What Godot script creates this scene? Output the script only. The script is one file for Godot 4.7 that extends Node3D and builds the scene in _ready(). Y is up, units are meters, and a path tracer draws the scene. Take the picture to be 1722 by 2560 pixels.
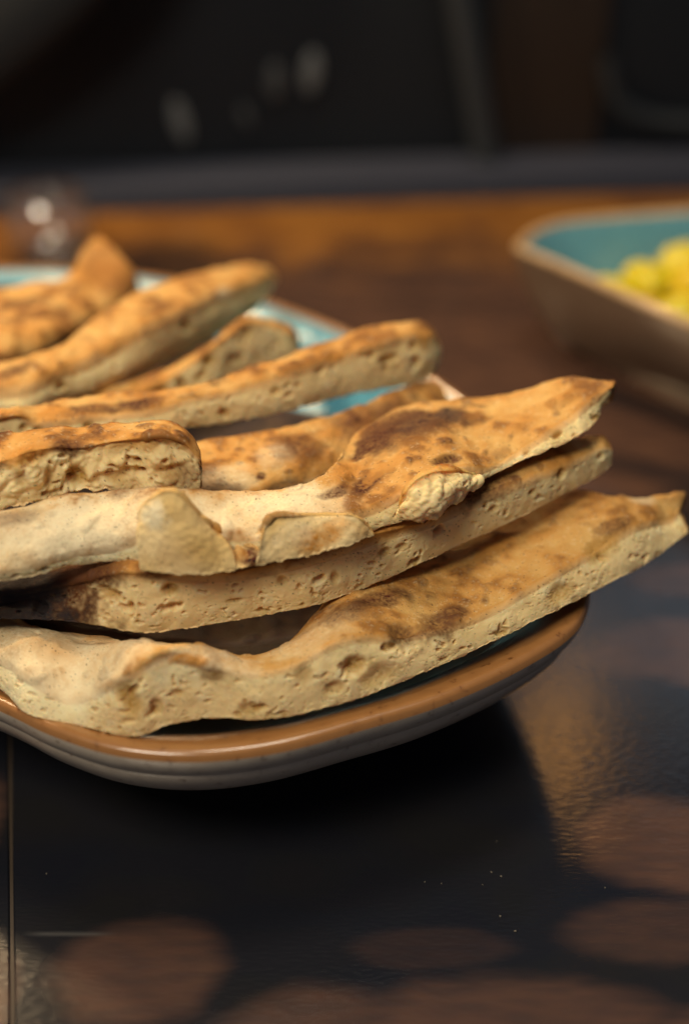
extends Node3D
# Torn flatbread heaped on a blue-glazed dish, on a dark printed table.
# Shapes are worked out in centimetres and committed in metres.

const CM := 0.01
var taken := {}
var profile := {}
var marks := {}
var lumps := FastNoiseLite.new()
var grit := FastNoiseLite.new()
var big_pores := FastNoiseLite.new()
var small_pores := FastNoiseLite.new()
var rng := RandomNumberGenerator.new()
var crust_material: StandardMaterial3D
var crumb_material: StandardMaterial3D


func _ready() -> void:
	rng.seed = 71
	camera_and_air()
	lamps()
	noises()
	table()
	background()
	dish()
	small_bowl()
	glass()
	bread_profiles()
	breads()
	crumbs()


# ---------------------------------------------------------------- camera, air, light
func camera_and_air() -> void:
	var cam := Camera3D.new()
	cam.name = "camera"
	cam.keep_aspect = Camera3D.KEEP_HEIGHT
	cam.near = 0.02
	cam.far = 20.0
	var lens := CameraAttributesPhysical.new()
	lens.frustum_focal_length = 32.97
	lens.frustum_focus_distance = 0.378
	lens.frustum_near = 0.02
	lens.frustum_far = 20.0
	lens.exposure_aperture = 2.3
	cam.attributes = lens
	cam.fov = 40.0
	add_child(cam)
	cam.position = Vector3(0, 0.295, 0)
	cam.rotation_degrees = Vector3(-33, 0, 0)
	cam.current = true
	var env := Environment.new()
	env.background_mode = Environment.BG_COLOR
	env.background_color = Color(0.24, 0.265, 0.31)
	env.tonemap_mode = Environment.TONE_MAPPER_LINEAR
	env.tonemap_exposure = 0.88
	env.sdfgi_enabled = true
	env.ssao_enabled = true
	env.ssil_enabled = true
	var we := WorldEnvironment.new()
	we.name = "world_environment"
	we.environment = env
	add_child(we)


func area_lamp(called: String, at: Vector3, towards: Vector3, size: Vector2, energy: float, tint: Color) -> void:
	var l := AreaLight3D.new()
	l.name = called
	l.area_size = size
	l.area_normalize_energy = true
	l.light_energy = energy
	l.light_color = tint
	l.shadow_enabled = true
	add_child(l)
	l.look_at_from_position(at, towards, Vector3(0, 1, 0.01))


func lamps() -> void:
	area_lamp("ceiling_lamp", Vector3(0.02, 1.0, -0.50), Vector3(0, 0.07, -0.36), Vector2(0.24, 0.24), 0.42, Color(1.0, 0.94, 0.84))
	area_lamp("room_light", Vector3(-0.36, 0.95, 0.20), Vector3(0, 0.07, -0.36), Vector2(0.34, 0.34), 0.95, Color(1.0, 0.945, 0.85))
	for spot in [[Vector3(-0.30, 0.46, -0.62), 0.20], [Vector3(-0.06, 0.55, -1.0), 0.14]]:  # small unseen lamps, added to put glints in the round glass
		var glint_lamp := OmniLight3D.new()
		glint_lamp.name = numbered("added_glint_lamp")
		glint_lamp.light_energy = spot[1]
		glint_lamp.light_size = 0.025
		glint_lamp.light_color = Color(1.0, 0.86, 0.66)
		glint_lamp.omni_range = 6.0
		glint_lamp.omni_attenuation = 2.0
		glint_lamp.shadow_enabled = true
		add_child(glint_lamp, true)
		glint_lamp.position = spot[0]
	area_lamp("back_lamp", Vector3(0.23, 0.74, -1.14), Vector3(0.05, 0.0, -0.33), Vector2(0.06, 0.09), 0.02, Color(1.0, 0.70, 0.36))
	area_lamp("window_light", Vector3(0.50, 0.86, -1.55), Vector3(0.08, 0.0, -0.34), Vector2(0.7, 0.34), 0.07, Color(0.86, 0.93, 1.0))


# ---------------------------------------------------------------- helpers
func numbered(called: String) -> String:
	if not taken.has(called):
		taken[called] = 0
		return called
	taken[called] += 1
	return "%s_%03d" % [called, taken[called]]


func tag(o: Node3D, label: String, category: String, group := "") -> Node3D:
	o.set_meta("label", label)
	o.set_meta("category", category)
	if group != "":
		o.set_meta("group", group)
	return o


func thing(called: String, at: Vector3, label: String, category: String, group := "") -> Node3D:
	var o := Node3D.new()
	o.name = numbered(called)
	add_child(o, true)
	o.position = at
	return tag(o, label, category, group)


func mesh_node(called: String, m: Mesh, mat: Material, parent: Node3D = null) -> MeshInstance3D:
	var o := MeshInstance3D.new()
	o.name = numbered(called) if parent == null else called
	o.mesh = m
	o.material_override = mat
	o.cast_shadow = GeometryInstance3D.SHADOW_CASTING_SETTING_ON
	(parent if parent != null else self).add_child(o, true)
	return o


func plain(color: Color, rough: float, gloss := 0.5) -> StandardMaterial3D:
	# color is linear
	var m := StandardMaterial3D.new()
	m.albedo_color = color.linear_to_srgb()
	m.roughness = rough
	m.metallic_specular = gloss
	return m


func noise(kind: int, freq: float, seed_: int, octaves := 1) -> FastNoiseLite:
	var n := FastNoiseLite.new()
	n.noise_type = kind
	n.frequency = freq
	n.seed = seed_
	n.fractal_type = FastNoiseLite.FRACTAL_NONE if octaves == 1 else FastNoiseLite.FRACTAL_FBM
	n.fractal_octaves = octaves
	return n


func noise_map(n: FastNoiseLite, w: int, h: int, normal := false, bump := 4.0) -> NoiseTexture2D:
	var t := NoiseTexture2D.new()
	t.noise = n
	t.width = w
	t.height = h
	t.seamless = true
	t.as_normal_map = normal
	t.bump_strength = bump
	t.generate_mipmaps = false
	return t


func noises() -> void:
	lumps = noise(FastNoiseLite.TYPE_SIMPLEX_SMOOTH, 1.0, 3)
	grit = noise(FastNoiseLite.TYPE_SIMPLEX, 1.0, 5)
	big_pores = noise(FastNoiseLite.TYPE_CELLULAR, 1.0, 11)
	big_pores.cellular_return_type = FastNoiseLite.RETURN_DISTANCE
	big_pores.cellular_distance_function = FastNoiseLite.DISTANCE_EUCLIDEAN
	big_pores.cellular_jitter = 0.95
	small_pores = big_pores.duplicate()
	small_pores.seed = 23
	var fine := noise_map(noise(FastNoiseLite.TYPE_SIMPLEX, 0.035, 9, 4), 512, 512)
	crust_material = StandardMaterial3D.new()
	crust_material.vertex_color_use_as_albedo = true
	crust_material.roughness = 0.72
	crust_material.metallic_specular = 0.35
	crust_material.uv1_triplanar = true
	crust_material.uv1_scale = Vector3(70, 70, 70)
	crust_material.heightmap_enabled = true
	crust_material.heightmap_texture = fine
	crust_material.heightmap_scale = 0.010
	crust_material.subsurf_scatter_enabled = true
	crust_material.subsurf_scatter_strength = 0.04
	crumb_material = crust_material.duplicate()
	crumb_material.roughness = 0.9
	crumb_material.metallic_specular = 0.25
	crumb_material.heightmap_scale = 0.008
	crumb_material.subsurf_scatter_strength = 0.26


func smooth(curve: Array, u: float) -> Vector3:
	var n := curve.size()
	var i := mini(int(u), n - 2)
	return (curve[i] as Vector3).cubic_interpolate(curve[i + 1], curve[maxi(i - 1, 0)], curve[mini(i + 2, n - 1)], u - i)


func grid_mesh(points: PackedVector3Array, normals: PackedVector3Array, colors: PackedColorArray, rows: int, cols: int, from: int, to: int, origin: Vector3) -> ArrayMesh:
	# columns from..to of a rows x cols sheet (cols wraps)
	var w := to - from + 1
	var v := PackedVector3Array()
	var n := PackedVector3Array()
	var c := PackedColorArray()
	v.resize(rows * w)
	n.resize(rows * w)
	c.resize(rows * w)
	for i in rows:
		for k in w:
			var s := i * cols + (from + k) % cols
			v[i * w + k] = (points[s] - origin) * CM
			n[i * w + k] = normals[s]
			if colors.size():
				c[i * w + k] = colors[s]
	var idx := PackedInt32Array()
	idx.resize((rows - 1) * (w - 1) * 6)
	var at := 0
	for i in rows - 1:
		for k in w - 1:
			var a := i * w + k
			idx[at] = a
			idx[at + 1] = a + 1
			idx[at + 2] = a + w
			idx[at + 3] = a + 1
			idx[at + 4] = a + w + 1
			idx[at + 5] = a + w
			at += 6
	var arr := []
	arr.resize(Mesh.ARRAY_MAX)
	arr[Mesh.ARRAY_VERTEX] = v
	arr[Mesh.ARRAY_NORMAL] = n
	if colors.size():
		arr[Mesh.ARRAY_COLOR] = c
	arr[Mesh.ARRAY_INDEX] = idx
	var m := ArrayMesh.new()
	m.add_surface_from_arrays(Mesh.PRIMITIVE_TRIANGLES, arr)
	return m


func sheet_normals(p: PackedVector3Array, rows: int, cols: int, wrap: bool) -> PackedVector3Array:
	var n := PackedVector3Array()
	n.resize(rows * cols)
	for i in rows:
		var i0 := maxi(i - 1, 0) * cols
		var i1 := mini(i + 1, rows - 1) * cols
		for k in cols:
			var k0 := (k - 1 + cols) % cols if wrap else maxi(k - 1, 0)
			var k1 := (k + 1) % cols if wrap else mini(k + 1, cols - 1)
			n[i * cols + k] = (p[i1 + k] - p[i0 + k]).cross(p[i * cols + k1] - p[i * cols + k0]).normalized()
	return n


# ---------------------------------------------------------------- flatbread
const PALE := Color(0.70, 0.46, 0.165)
const GOLD := Color(0.53, 0.235, 0.046)
const BROWN := Color(0.105, 0.037, 0.013)
const CHAR := Color(0.034, 0.026, 0.025)
const CRUMB := Color(0.93, 0.67, 0.335)
const AMBER := Color(0.44, 0.235, 0.055)
const FLOUR := Color(0.84, 0.72, 0.47)


func loft(which: String, o: Dictionary) -> Dictionary:
	var B := []
	var T := []
	var M := []
	var K := []
	for row in profile[which]:
		B.append(Vector3(row[0], row[1], row[2]))
		T.append(Vector3(row[3], row[4], row[5]))
		M.append(Vector3(row[6], row[7], row[8]))
		K.append(Vector3(row[9], row[10], row[11]))
	var n := B.size()
	var step: float = o.step
	# even stations along the piece
	var us := PackedFloat32Array()
	var carried := 0.0
	var last: Vector3 = (B[0] + T[0] + K[0]) / 3.0
	us.append(0.0)
	for i in range(1, (n - 1) * 200 + 1):
		var u := i / 200.0
		var p := (smooth(B, u) + smooth(T, u) + smooth(K, u)) / 3.0
		carried += p.distance_to(last)
		last = p
		if carried >= step:
			us.append(u)
			carried = 0.0
	us[us.size() - 1] = n - 1.0
	var caps := 5
	var rows := us.size() + 2 * caps
	var face_long := 0.0
	var top_long := 0.0
	for i in n:
		face_long = maxf(face_long, (T[i] as Vector3).distance_to(B[i]))
		var arch: Vector3 = 2.0 * M[i] - 0.5 * T[i] - 0.5 * K[i]
		top_long = maxf(top_long, 1.7 * maxf(arch.distance_to(T[i]), arch.distance_to(K[i])))
	var nf := maxi(int(face_long / step), 6)
	var nc := maxi(5, int(float(o.get("round", 0.16)) * 1.7 / step))
	var nt := maxi(int(top_long / step), 8)
	var nb := 6
	var nu := maxi(int(top_long / 0.25), 6)
	var cols := nf + nc + nt + nb + nu
	var bulge: float = o.get("bulge", 0.06)
	var round_: float = o.get("round", 0.16)
	var thick: float = o.get("thick", 0.8)
	var p := PackedVector3Array()
	p.resize(rows * cols)
	for i in rows:
		var e := clampi(i - caps, 0, us.size() - 1)
		var u := us[e]
		var b := smooth(B, u)
		var t := smooth(T, u)
		var m := smooth(M, u)
		var k := smooth(K, u)
		var high := t.distance_to(b)
		var r := minf(round_, minf(high * 0.4, t.distance_to(m) * 0.4))
		var t1 := t + (b - t).normalized() * r
		var ctrl := 2.0 * m - 0.5 * t - 0.5 * k
		var along := Vector3.RIGHT
		if e > 0:
			along = (smooth(T, u) - smooth(T, us[e - 1])).normalized()
		else:
			along = (smooth(T, us[1]) - t).normalized()
		var out := (b - t).cross(along).normalized()
		if out.z < 0.0:
			out = -out
		var q := t.lerp(ctrl, 0.0)
		var w0 := clampf(r / maxf(2.0 * t.distance_to(ctrl), 0.05), 0.0, 0.3)
		var t2 := t * (1 - w0) * (1 - w0) + ctrl * (2 * w0 * (1 - w0)) + k * w0 * w0
		var j := i * cols
		for a in nf:
			var v := float(a) / nf
			p[j + a] = b.lerp(t1, v) + out * (bulge * 4.0 * v * (1.0 - v) * minf(high, 1.2))
		j += nf
		for a in nc:
			var v := float(a) / nc
			p[j + a] = t1 * (1 - v) * (1 - v) + t * (2 * v * (1 - v)) + t2 * v * v
		j += nc
		for a in nt:
			var v := w0 + (1.0 - w0) * float(a) / nt
			p[j + a] = t * (1 - v) * (1 - v) + ctrl * (2 * v * (1 - v)) + k * v * v
		j += nt
		var th := minf(thick, high * 0.9 + 0.05)
		var back := (k - m).normalized()
		var down := Vector3(0, -1, 0)
		var kb := k + down * th
		for a in nb:
			var ang := PI * float(a) / nb
			p[j + a] = k.lerp(kb, 0.5 - 0.5 * cos(ang)) + back * (th * 0.4 * sin(ang))
		j += nb
		for a in nu:
			var v := float(a) / nu
			p[j + a] = kb.lerp(b, v) + down * (-0.08 * sin(PI * v))
		# rounded ends
		if i < caps or i >= caps + us.size():
			var g := float(caps - i) / caps if i < caps else float(i - caps - us.size() + 1) / caps
			var mid := Vector3.ZERO
			for a in cols:
				mid += p[i * cols + a]
			mid /= cols
			var shrink := sqrt(maxf(1.0 - g * g, 0.0))
			var push := along * (g * 0.10 * (-1.0 if i < caps else 1.0))
			for a in cols:
				p[i * cols + a] = mid + (p[i * cols + a] - mid) * shrink + push
	var nrm := sheet_normals(p, rows, cols, true)
	# marks: where, direction along, radii, colour, strength, depth
	var spots := []
	for s in marks[which]:
		spots.append([Vector3(s[0], s[1], s[2]), s[3], s[4], int(s[5]), s[6], s[7]])
	var tints := [BROWN, CHAR, FLOUR, GOLD, AMBER]
	var colors := PackedColorArray()
	colors.resize(rows * cols)
	var q := p.duplicate()
	var shift: Vector3 = Vector3(17.3, 5.1, 9.7) * float(o.seed)
	var pore: float = o.get("pore", 0.12)
	var tear: float = o.get("tear", 0.05)
	var pale: float = o.get("pale", 0.3)
	var brown: float = o.get("brown", 0.25)
	var torn: float = o.get("rough", 0.15)
	var skin: bool = o.get("skin", false)
	var gap_shade: float = o.get("gap_shade", 0.0)
	for i in rows:
		var ia := maxi(i - 2, 0) * cols
		var ib := mini(i + 2, rows - 1) * cols
		for k in cols:
			var at := i * cols + k
			var c := p[at]
			var s := c + shift
			var low := lumps.get_noise_3dv(s * 0.55)
			var mid := lumps.get_noise_3dv(s * 1.7)
			var fine := grit.get_noise_3dv(s * 4.3)
			var very := grit.get_noise_3dv(s * 9.5)
			var push := 0.0
			var col: Color
			# 0 in the cut face .. 1 on the crust
			var on_crust := clampf((float(k) - nf + 1.0) / nc, 0.0, 1.0)
			if k > nf + nc + nt + nb:
				on_crust = clampf((float(cols) - k) / 3.0, 0.0, 1.0)
			elif k > nf + nc:
				on_crust = 1.0
			var face_col := CRUMB
			var face_push := 0.0
			if on_crust < 1.0:
				if skin:
					face_push = 0.022 * mid + 0.012 * fine
					face_col = Color(0.90, 0.67, 0.34).lerp(PALE, clampf(0.35 + 0.8 * low, 0.0, 1.0)).lerp(AMBER, clampf(0.35 * lumps.get_noise_3dv(s * 0.9), 0.0, 0.3))
				else:
					var sq := Vector3(s.x * 0.68 + 0.22 * mid, s.y * 1.25 + 0.25 * low + 0.05 * fine, s.z + 0.2 * lumps.get_noise_3dv(s * 2.3 + Vector3(5, 0, 0)))
					var d1 := big_pores.get_noise_3dv(sq * 1.5) + 1.0
					var d2 := small_pores.get_noise_3dv(sq * 3.6) + 1.0
					var d3 := big_pores.get_noise_3dv(sq * 7.5 + Vector3(31, 7, 3)) + 1.0
					var where := smoothstep(-0.05, 0.35, lumps.get_noise_3dv(s * 0.9 + Vector3(40, 0, 0)))
					var h1 := smoothstep(0.37, 0.15, d1) * where
					var h2 := smoothstep(0.40, 0.17, d2) * smoothstep(0.02, 0.42, mid + 0.3 * low)
					var h3 := smoothstep(0.45, 0.15, d3) * smoothstep(-0.3, 0.4, lumps.get_noise_3dv(s * 1.3 + Vector3(0, 60, 0)))
					var rim_fade := smoothstep(0.0, 0.18, float(k) / nf) * smoothstep(1.05, 0.85, float(k) / nf) if k <= nf else 0.0
					var tufts := absf(lumps.get_noise_3dv(s * 1.25 + Vector3(9, 0, 0))) * 0.16 + absf(lumps.get_noise_3dv(s * 3.1)) * 0.06
					face_push = 0.022 * mid + torn * (tufts - 0.08) + 0.004 * fine - pore * rim_fade * (1.15 * h1 + 0.6 * h2) - 0.020 * h3
					face_col = CRUMB.lerp(AMBER, clampf(0.62 * h1 + 0.55 * h2 + 0.24 * h3 + 0.28 * low, 0.0, 0.85))
					face_col = face_col.lerp(FLOUR, clampf(0.12 * fine + 0.10 * very + 0.5 * mid - 0.12, 0.0, 0.6))
			# crust
			var blister := smoothstep(0.42, 0.75, lumps.get_noise_3dv(s * 1.25 + Vector3(0, 0, 70)))
			var bump := 0.07 * low + 0.035 * mid + 0.05 * blister
			var crust_push := bump + 0.006 * fine + 0.003 * very
			var toast := clampf(0.5 + 0.55 * low + 0.35 * mid, 0.0, 1.0)
			var crust_col := PALE.lerp(GOLD, clampf(toast * (1.0 - pale) + 0.48 - 0.5 * pale, 0.0, 1.0))
			crust_col = crust_col.lerp(BROWN, clampf((smoothstep(0.55, 1.0, toast + brown - 0.25 + 0.12 * fine)) * (0.3 + brown), 0.0, 1.0))
			crust_col = crust_col.lerp(BROWN, blister * clampf(0.45 + 0.8 * brown - 0.5 * pale + 0.3 * fine, 0.0, 0.8))
			crust_col = crust_col.lerp(FLOUR, clampf(0.34 * very + 0.2 * fine - 0.16, 0.0, 0.45))
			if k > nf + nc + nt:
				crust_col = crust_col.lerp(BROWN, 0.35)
			push = lerpf(face_push, crust_push, on_crust)
			col = face_col.lerp(crust_col, on_crust)
			# a thin toasted line where crust meets crumb
			if k >= nf - 3 and k <= nf + nc and not skin:
				col = col.lerp(GOLD, 0.35)
			for sp in spots:
				var d: Vector3 = c - (sp[0] as Vector3)
				var reach: float = maxf(sp[1], sp[2])
				if absf(d.x) > reach * 1.6 or absf(d.y) > reach * 1.6 or absf(d.z) > reach * 1.6:
					continue
				var al := (p[ib + k] - p[ia + k]).normalized()
				var da := d.dot(al)
				var dc2 := maxf(d.length_squared() - da * da, 0.0)
				var rr: float = sqrt(da * da / (sp[1] * sp[1]) + dc2 / (sp[2] * sp[2]))
				push += (sp[5] as float) * smoothstep(1.2, 0.1, rr)
				rr += 0.30 * mid + 0.20 * fine + 0.05 * very
				var f := smoothstep(1.30, 0.50, rr)
				if f > 0.0:
					col = col.lerp(tints[sp[3]], f * (sp[4] as float) * (0.95 + 0.25 * very + 0.2 * fine))
			# dark seeds of burnt flour on the crust
			var speck := grit.get_noise_3dv(s * 9.0 + Vector3(0, 90, 0))
			if speck > 0.87:
				col = col.lerp(CHAR, smoothstep(0.87, 0.91, speck) * 0.85)
			# ragged lower and upper rims of the face
			var edge := 0.0
			if k < 4:
				edge = (4.0 - k) / 4.0
			elif k > cols - 3:
				edge = (k - cols + 3.0) / 3.0
			var ragged := 0.0
			if edge > 0.0:
				ragged = edge * tear * (0.7 * fine + 1.3 * mid + 0.3 * very)
			q[at] = c + nrm[at] * push + Vector3(0, ragged, ragged * 0.4)
			if gap_shade > 0.0:
				col = col.lerp(CHAR, gap_shade)  # shade between the slices, painted into the buried slabs
			colors[at] = Color(clampf(col.r, 0, 1), clampf(col.g, 0, 1), clampf(col.b, 0, 1))
	nrm = sheet_normals(q, rows, cols, true)
	var origin: Vector3 = o.get("origin", Vector3.ZERO)
	if not o.has("origin"):
		for i in n:
			origin += B[i] / n
		origin.y = (B[0] as Vector3).y
	return {"crumb": grid_mesh(q, nrm, colors, rows, cols, 0, nf, origin), "crust": grid_mesh(q, nrm, colors, rows, cols, nf, cols, origin), "origin": origin}


func bread(which: String, label: String, o: Dictionary) -> Node3D:
	var made := loft(which, o)
	var root := thing("flatbread_piece", (made.origin as Vector3) * CM, label, "flatbread", "torn flatbread pieces heaped in the blue dish")
	mesh_node("crust", made.crust, crust_material, root)
	mesh_node("crumb", made.crumb, crumb_material, root)
	root.set_meta("origin", made.origin)
	return root


func flap(which: String, called: String, root: Node3D, origin: Vector3, o: Dictionary) -> void:
	o["origin"] = origin
	var made := loft(which, o)
	var f := mesh_node(called, made.crumb, crust_material if o.get("skin", false) else crumb_material, root)
	mesh_node("crust", made.crust, crust_material if o.get("skin", false) else crumb_material, f)


func breads() -> void:
	bread("under", "flatbread darkened for gap shade, lying flat at the bottom of the heap, mostly hidden", {"step": 0.10, "seed": 14, "pale": 0.0, "brown": 0.5, "gap_shade": 0.92})  # both buried slabs are blackened so the gaps look deep in shade
	bread("under_far", "flatbread darkened for gap shade, at the bottom of the heap's far half, mostly hidden", {"step": 0.12, "seed": 15, "pale": 0.0, "brown": 0.5, "gap_shade": 0.92})
	bread("front", "frontmost flatbread slab lying on the dish rim, browned blotches and a forked tip at right", {"step": 0.027, "seed": 1, "pale": 0.35, "brown": 0.2, "pore": 0.10, "bulge": 0.05, "round": 0.13, "tear": 0.06, "rough": 0.14})
	bread("charred", "long flatbread slice with a blackened left end, second from the front", {"step": 0.027, "seed": 2, "pale": 0.1, "brown": 0.45, "pore": 0.15, "bulge": 0.03, "tear": 0.04})
	var c := bread("folded", "flatbread with a torn pale flap folded over its front and a pointed golden right tip", {"step": 0.027, "seed": 3, "pale": 0.3, "brown": 0.3, "pore": 0.12, "round": 0.14, "tear": 0.05, "rough": 0.25})
	var at: Vector3 = c.get_meta("origin")
	flap("flap", "torn_flap", c, at, {"step": 0.027, "seed": 4, "pore": 0.02, "rough": 0.35, "thick": 0.35, "bulge": 0.12, "tear": 0.06, "round": 0.08, "skin": true, "pale": 0.8})
	flap("sheet", "torn_flap", c, at, {"step": 0.027, "seed": 5, "pore": 0.02, "rough": 0.35, "thick": 0.2, "bulge": 0.08, "tear": 0.05, "round": 0.05, "skin": true, "pale": 0.8})
	flap("lump", "torn_crumb", c, at, {"step": 0.03, "seed": 6, "pore": 0.10, "rough": 0.9, "thick": 0.5, "bulge": 0.32, "tear": 0.10, "round": 0.2})
	bread("torn", "short thick torn chunk with ragged hollow crumb, at the left middle of the heap", {"step": 0.04, "seed": 7, "pale": 0.1, "brown": 0.4, "pore": 0.20, "rough": 1.0, "tear": 0.09, "bulge": 0.08})
	bread("brown", "brown crusted piece in shadow wedged behind the folded flatbread and under the long one", {"step": 0.05, "seed": 8, "pale": 0.15, "brown": 0.35})
	bread("long", "long slice with pale porous cut side and rounded toasted right end", {"step": 0.05, "seed": 9, "pale": 0.2, "brown": 0.3, "pore": 0.13})
	bread("porous", "short pale piece with large pores tucked between the two long slices", {"step": 0.05, "seed": 10, "pale": 0.2, "brown": 0.3, "pore": 0.15})
	bread("raised", "long golden slice whose raised far end crosses the blue rim of the dish", {"step": 0.05, "seed": 11, "pale": 0.3, "brown": 0.2, "pore": 0.10, "bulge": 0.12, "round": 0.35})
	bread("rear", "rearmost brown flatbread with a rounded end standing up beside the glass", {"step": 0.06, "seed": 12, "pale": 0.2, "brown": 0.3})
	bread("curled", "small curled brown piece at the left edge, in front of the rearmost flatbread", {"step": 0.06, "seed": 13, "pale": 0.2, "brown": 0.3})


func bread_profiles() -> void:
	profile.front = [[-10.81, 5.80, -29.43, -10.90, 5.95, -29.93, -10.91, 6.25, -30.60, -11.16, 5.95, -31.92], [-9.00, 5.60, -28.32, -9.03, 6.16, -28.82, -9.08, 6.36, -29.72, -9.35, 5.96, -31.35], [-8.12, 5.50, -27.44, -8.02, 6.21, -27.94, -8.04, 6.51, -29.39, -8.32, 5.41, -30.79], [-6.91, 5.40, -27.16, -6.91, 5.90, -27.56, -6.83, 6.20, -29.58, -7.08, 4.90, -31.09], [-5.36, 5.40, -26.69, -5.40, 6.97, -27.19, -5.30, 7.17, -28.19, -5.56, 5.77, -29.78], [-4.38, 5.50, -27.03, -4.40, 7.27, -27.53, -4.25, 7.37, -28.00, -4.39, 5.97, -29.53], [-3.37, 5.60, -27.17, -3.43, 7.01, -27.57, -3.51, 6.91, -28.46, -3.56, 5.71, -29.71], [-2.25, 5.60, -27.10, -2.33, 6.84, -27.50, -2.49, 6.54, -28.48, -2.37, 5.64, -29.46], [-1.18, 5.60, -27.30, -1.27, 6.94, -27.70, -1.36, 6.74, -28.73, -1.35, 6.04, -29.82], [0.40, 5.70, -27.83, -0.01, 7.24, -28.33, 0.09, 7.14, -29.60, 0.10, 6.84, -31.64], [1.82, 5.80, -28.58, 1.55, 6.83, -28.98, 1.51, 6.83, -30.73, 1.59, 6.58, -33.19], [3.77, 5.90, -29.75, 3.42, 6.56, -30.05, 3.23, 6.61, -31.97, 3.31, 6.46, -34.82], [5.84, 6.00, -31.18, 5.39, 6.75, -31.48, 5.13, 6.85, -33.20, 5.20, 6.75, -36.03], [7.46, 6.10, -32.29, 6.97, 6.97, -32.59, 6.66, 7.17, -33.76, 6.67, 7.17, -35.55], [8.75, 6.20, -33.23, 8.29, 7.21, -33.53, 8.05, 7.36, -33.89, 7.95, 7.41, -34.73], [10.12, 6.30, -34.57, 9.60, 6.61, -34.77, 9.75, 6.71, -35.10, 10.23, 6.76, -36.00]]
	marks.front = [[-8.44, 6.50, -29.27, 2.60, 1.60, 2.00, 0.60, 0.00], [-6.26, 6.58, -28.40, 2.60, 1.40, 2.00, 0.60, 0.00], [-7.58, 5.94, -27.67, 2.20, 0.90, 2.00, 0.50, 0.00], [-3.40, 7.06, -27.72, 1.60, 0.70, 2.00, 0.45, 0.00], [-1.02, 6.89, -28.73, 1.50, 0.80, 2.00, 0.30, 0.00], [2.48, 6.66, -29.64, 0.70, 0.50, 0.00, 0.80, -0.05], [1.64, 6.81, -29.03, 0.55, 0.45, 0.00, 0.75, -0.25], [1.01, 6.95, -30.43, 1.20, 0.40, 0.00, 0.85, 0.05], [2.88, 6.62, -30.21, 0.50, 0.35, 0.00, 0.85, 0.06], [0.03, 7.13, -29.63, 0.90, 0.50, 0.00, 0.60, 0.03], [7.77, 7.31, -33.51, 0.70, 0.25, 0.00, 0.75, 0.05], [7.24, 7.02, -32.78, 0.60, 0.35, 4.00, 0.90, -0.12], [5.94, 6.37, -31.54, 0.50, 0.30, 4.00, 0.70, -0.10], [-5.38, 6.37, -27.00, 0.32, 0.50, 4.00, 0.85, -0.16], [-4.73, 6.14, -27.08, 0.20, 0.22, 4.00, 0.70, -0.10], [-3.37, 6.79, -27.51, 0.30, 0.20, 0.00, 0.80, 0.02], [-3.93, 7.17, -27.58, 0.50, 0.15, 3.00, 0.90, 0.03], [4.42, 6.73, -33.38, 0.90, 0.30, 3.00, 0.80, 0.05], [5.66, 6.96, -33.55, 0.60, 0.30, 3.00, 0.70, 0.05], [-2.45, 5.89, -27.19, 0.25, 0.20, 4.00, 0.60, -0.10], [0.23, 6.53, -28.12, 0.40, 0.30, 4.00, 0.80, -0.20], [-0.28, 6.13, -27.76, 0.30, 0.20, 4.00, 0.60, -0.12], [-1.04, 6.56, -27.65, 0.30, 0.30, 4.00, 0.50, -0.08], [-7.61, 6.45, -28.94, 1.30, 0.50, 3.00, 0.30, 0.00], [-6.53, 6.25, -29.60, 1.00, 0.30, 3.00, 0.40, -0.05], [8.80, 7.20, -35.01, 0.50, 0.30, 2.00, 0.50, -0.03], [-3.02, 6.63, -27.45, 0.60, 0.25, 4.00, 0.45, 0.00], [0.87, 6.16, -28.26, 0.60, 0.35, 4.00, 0.60, -0.10]]
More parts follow.
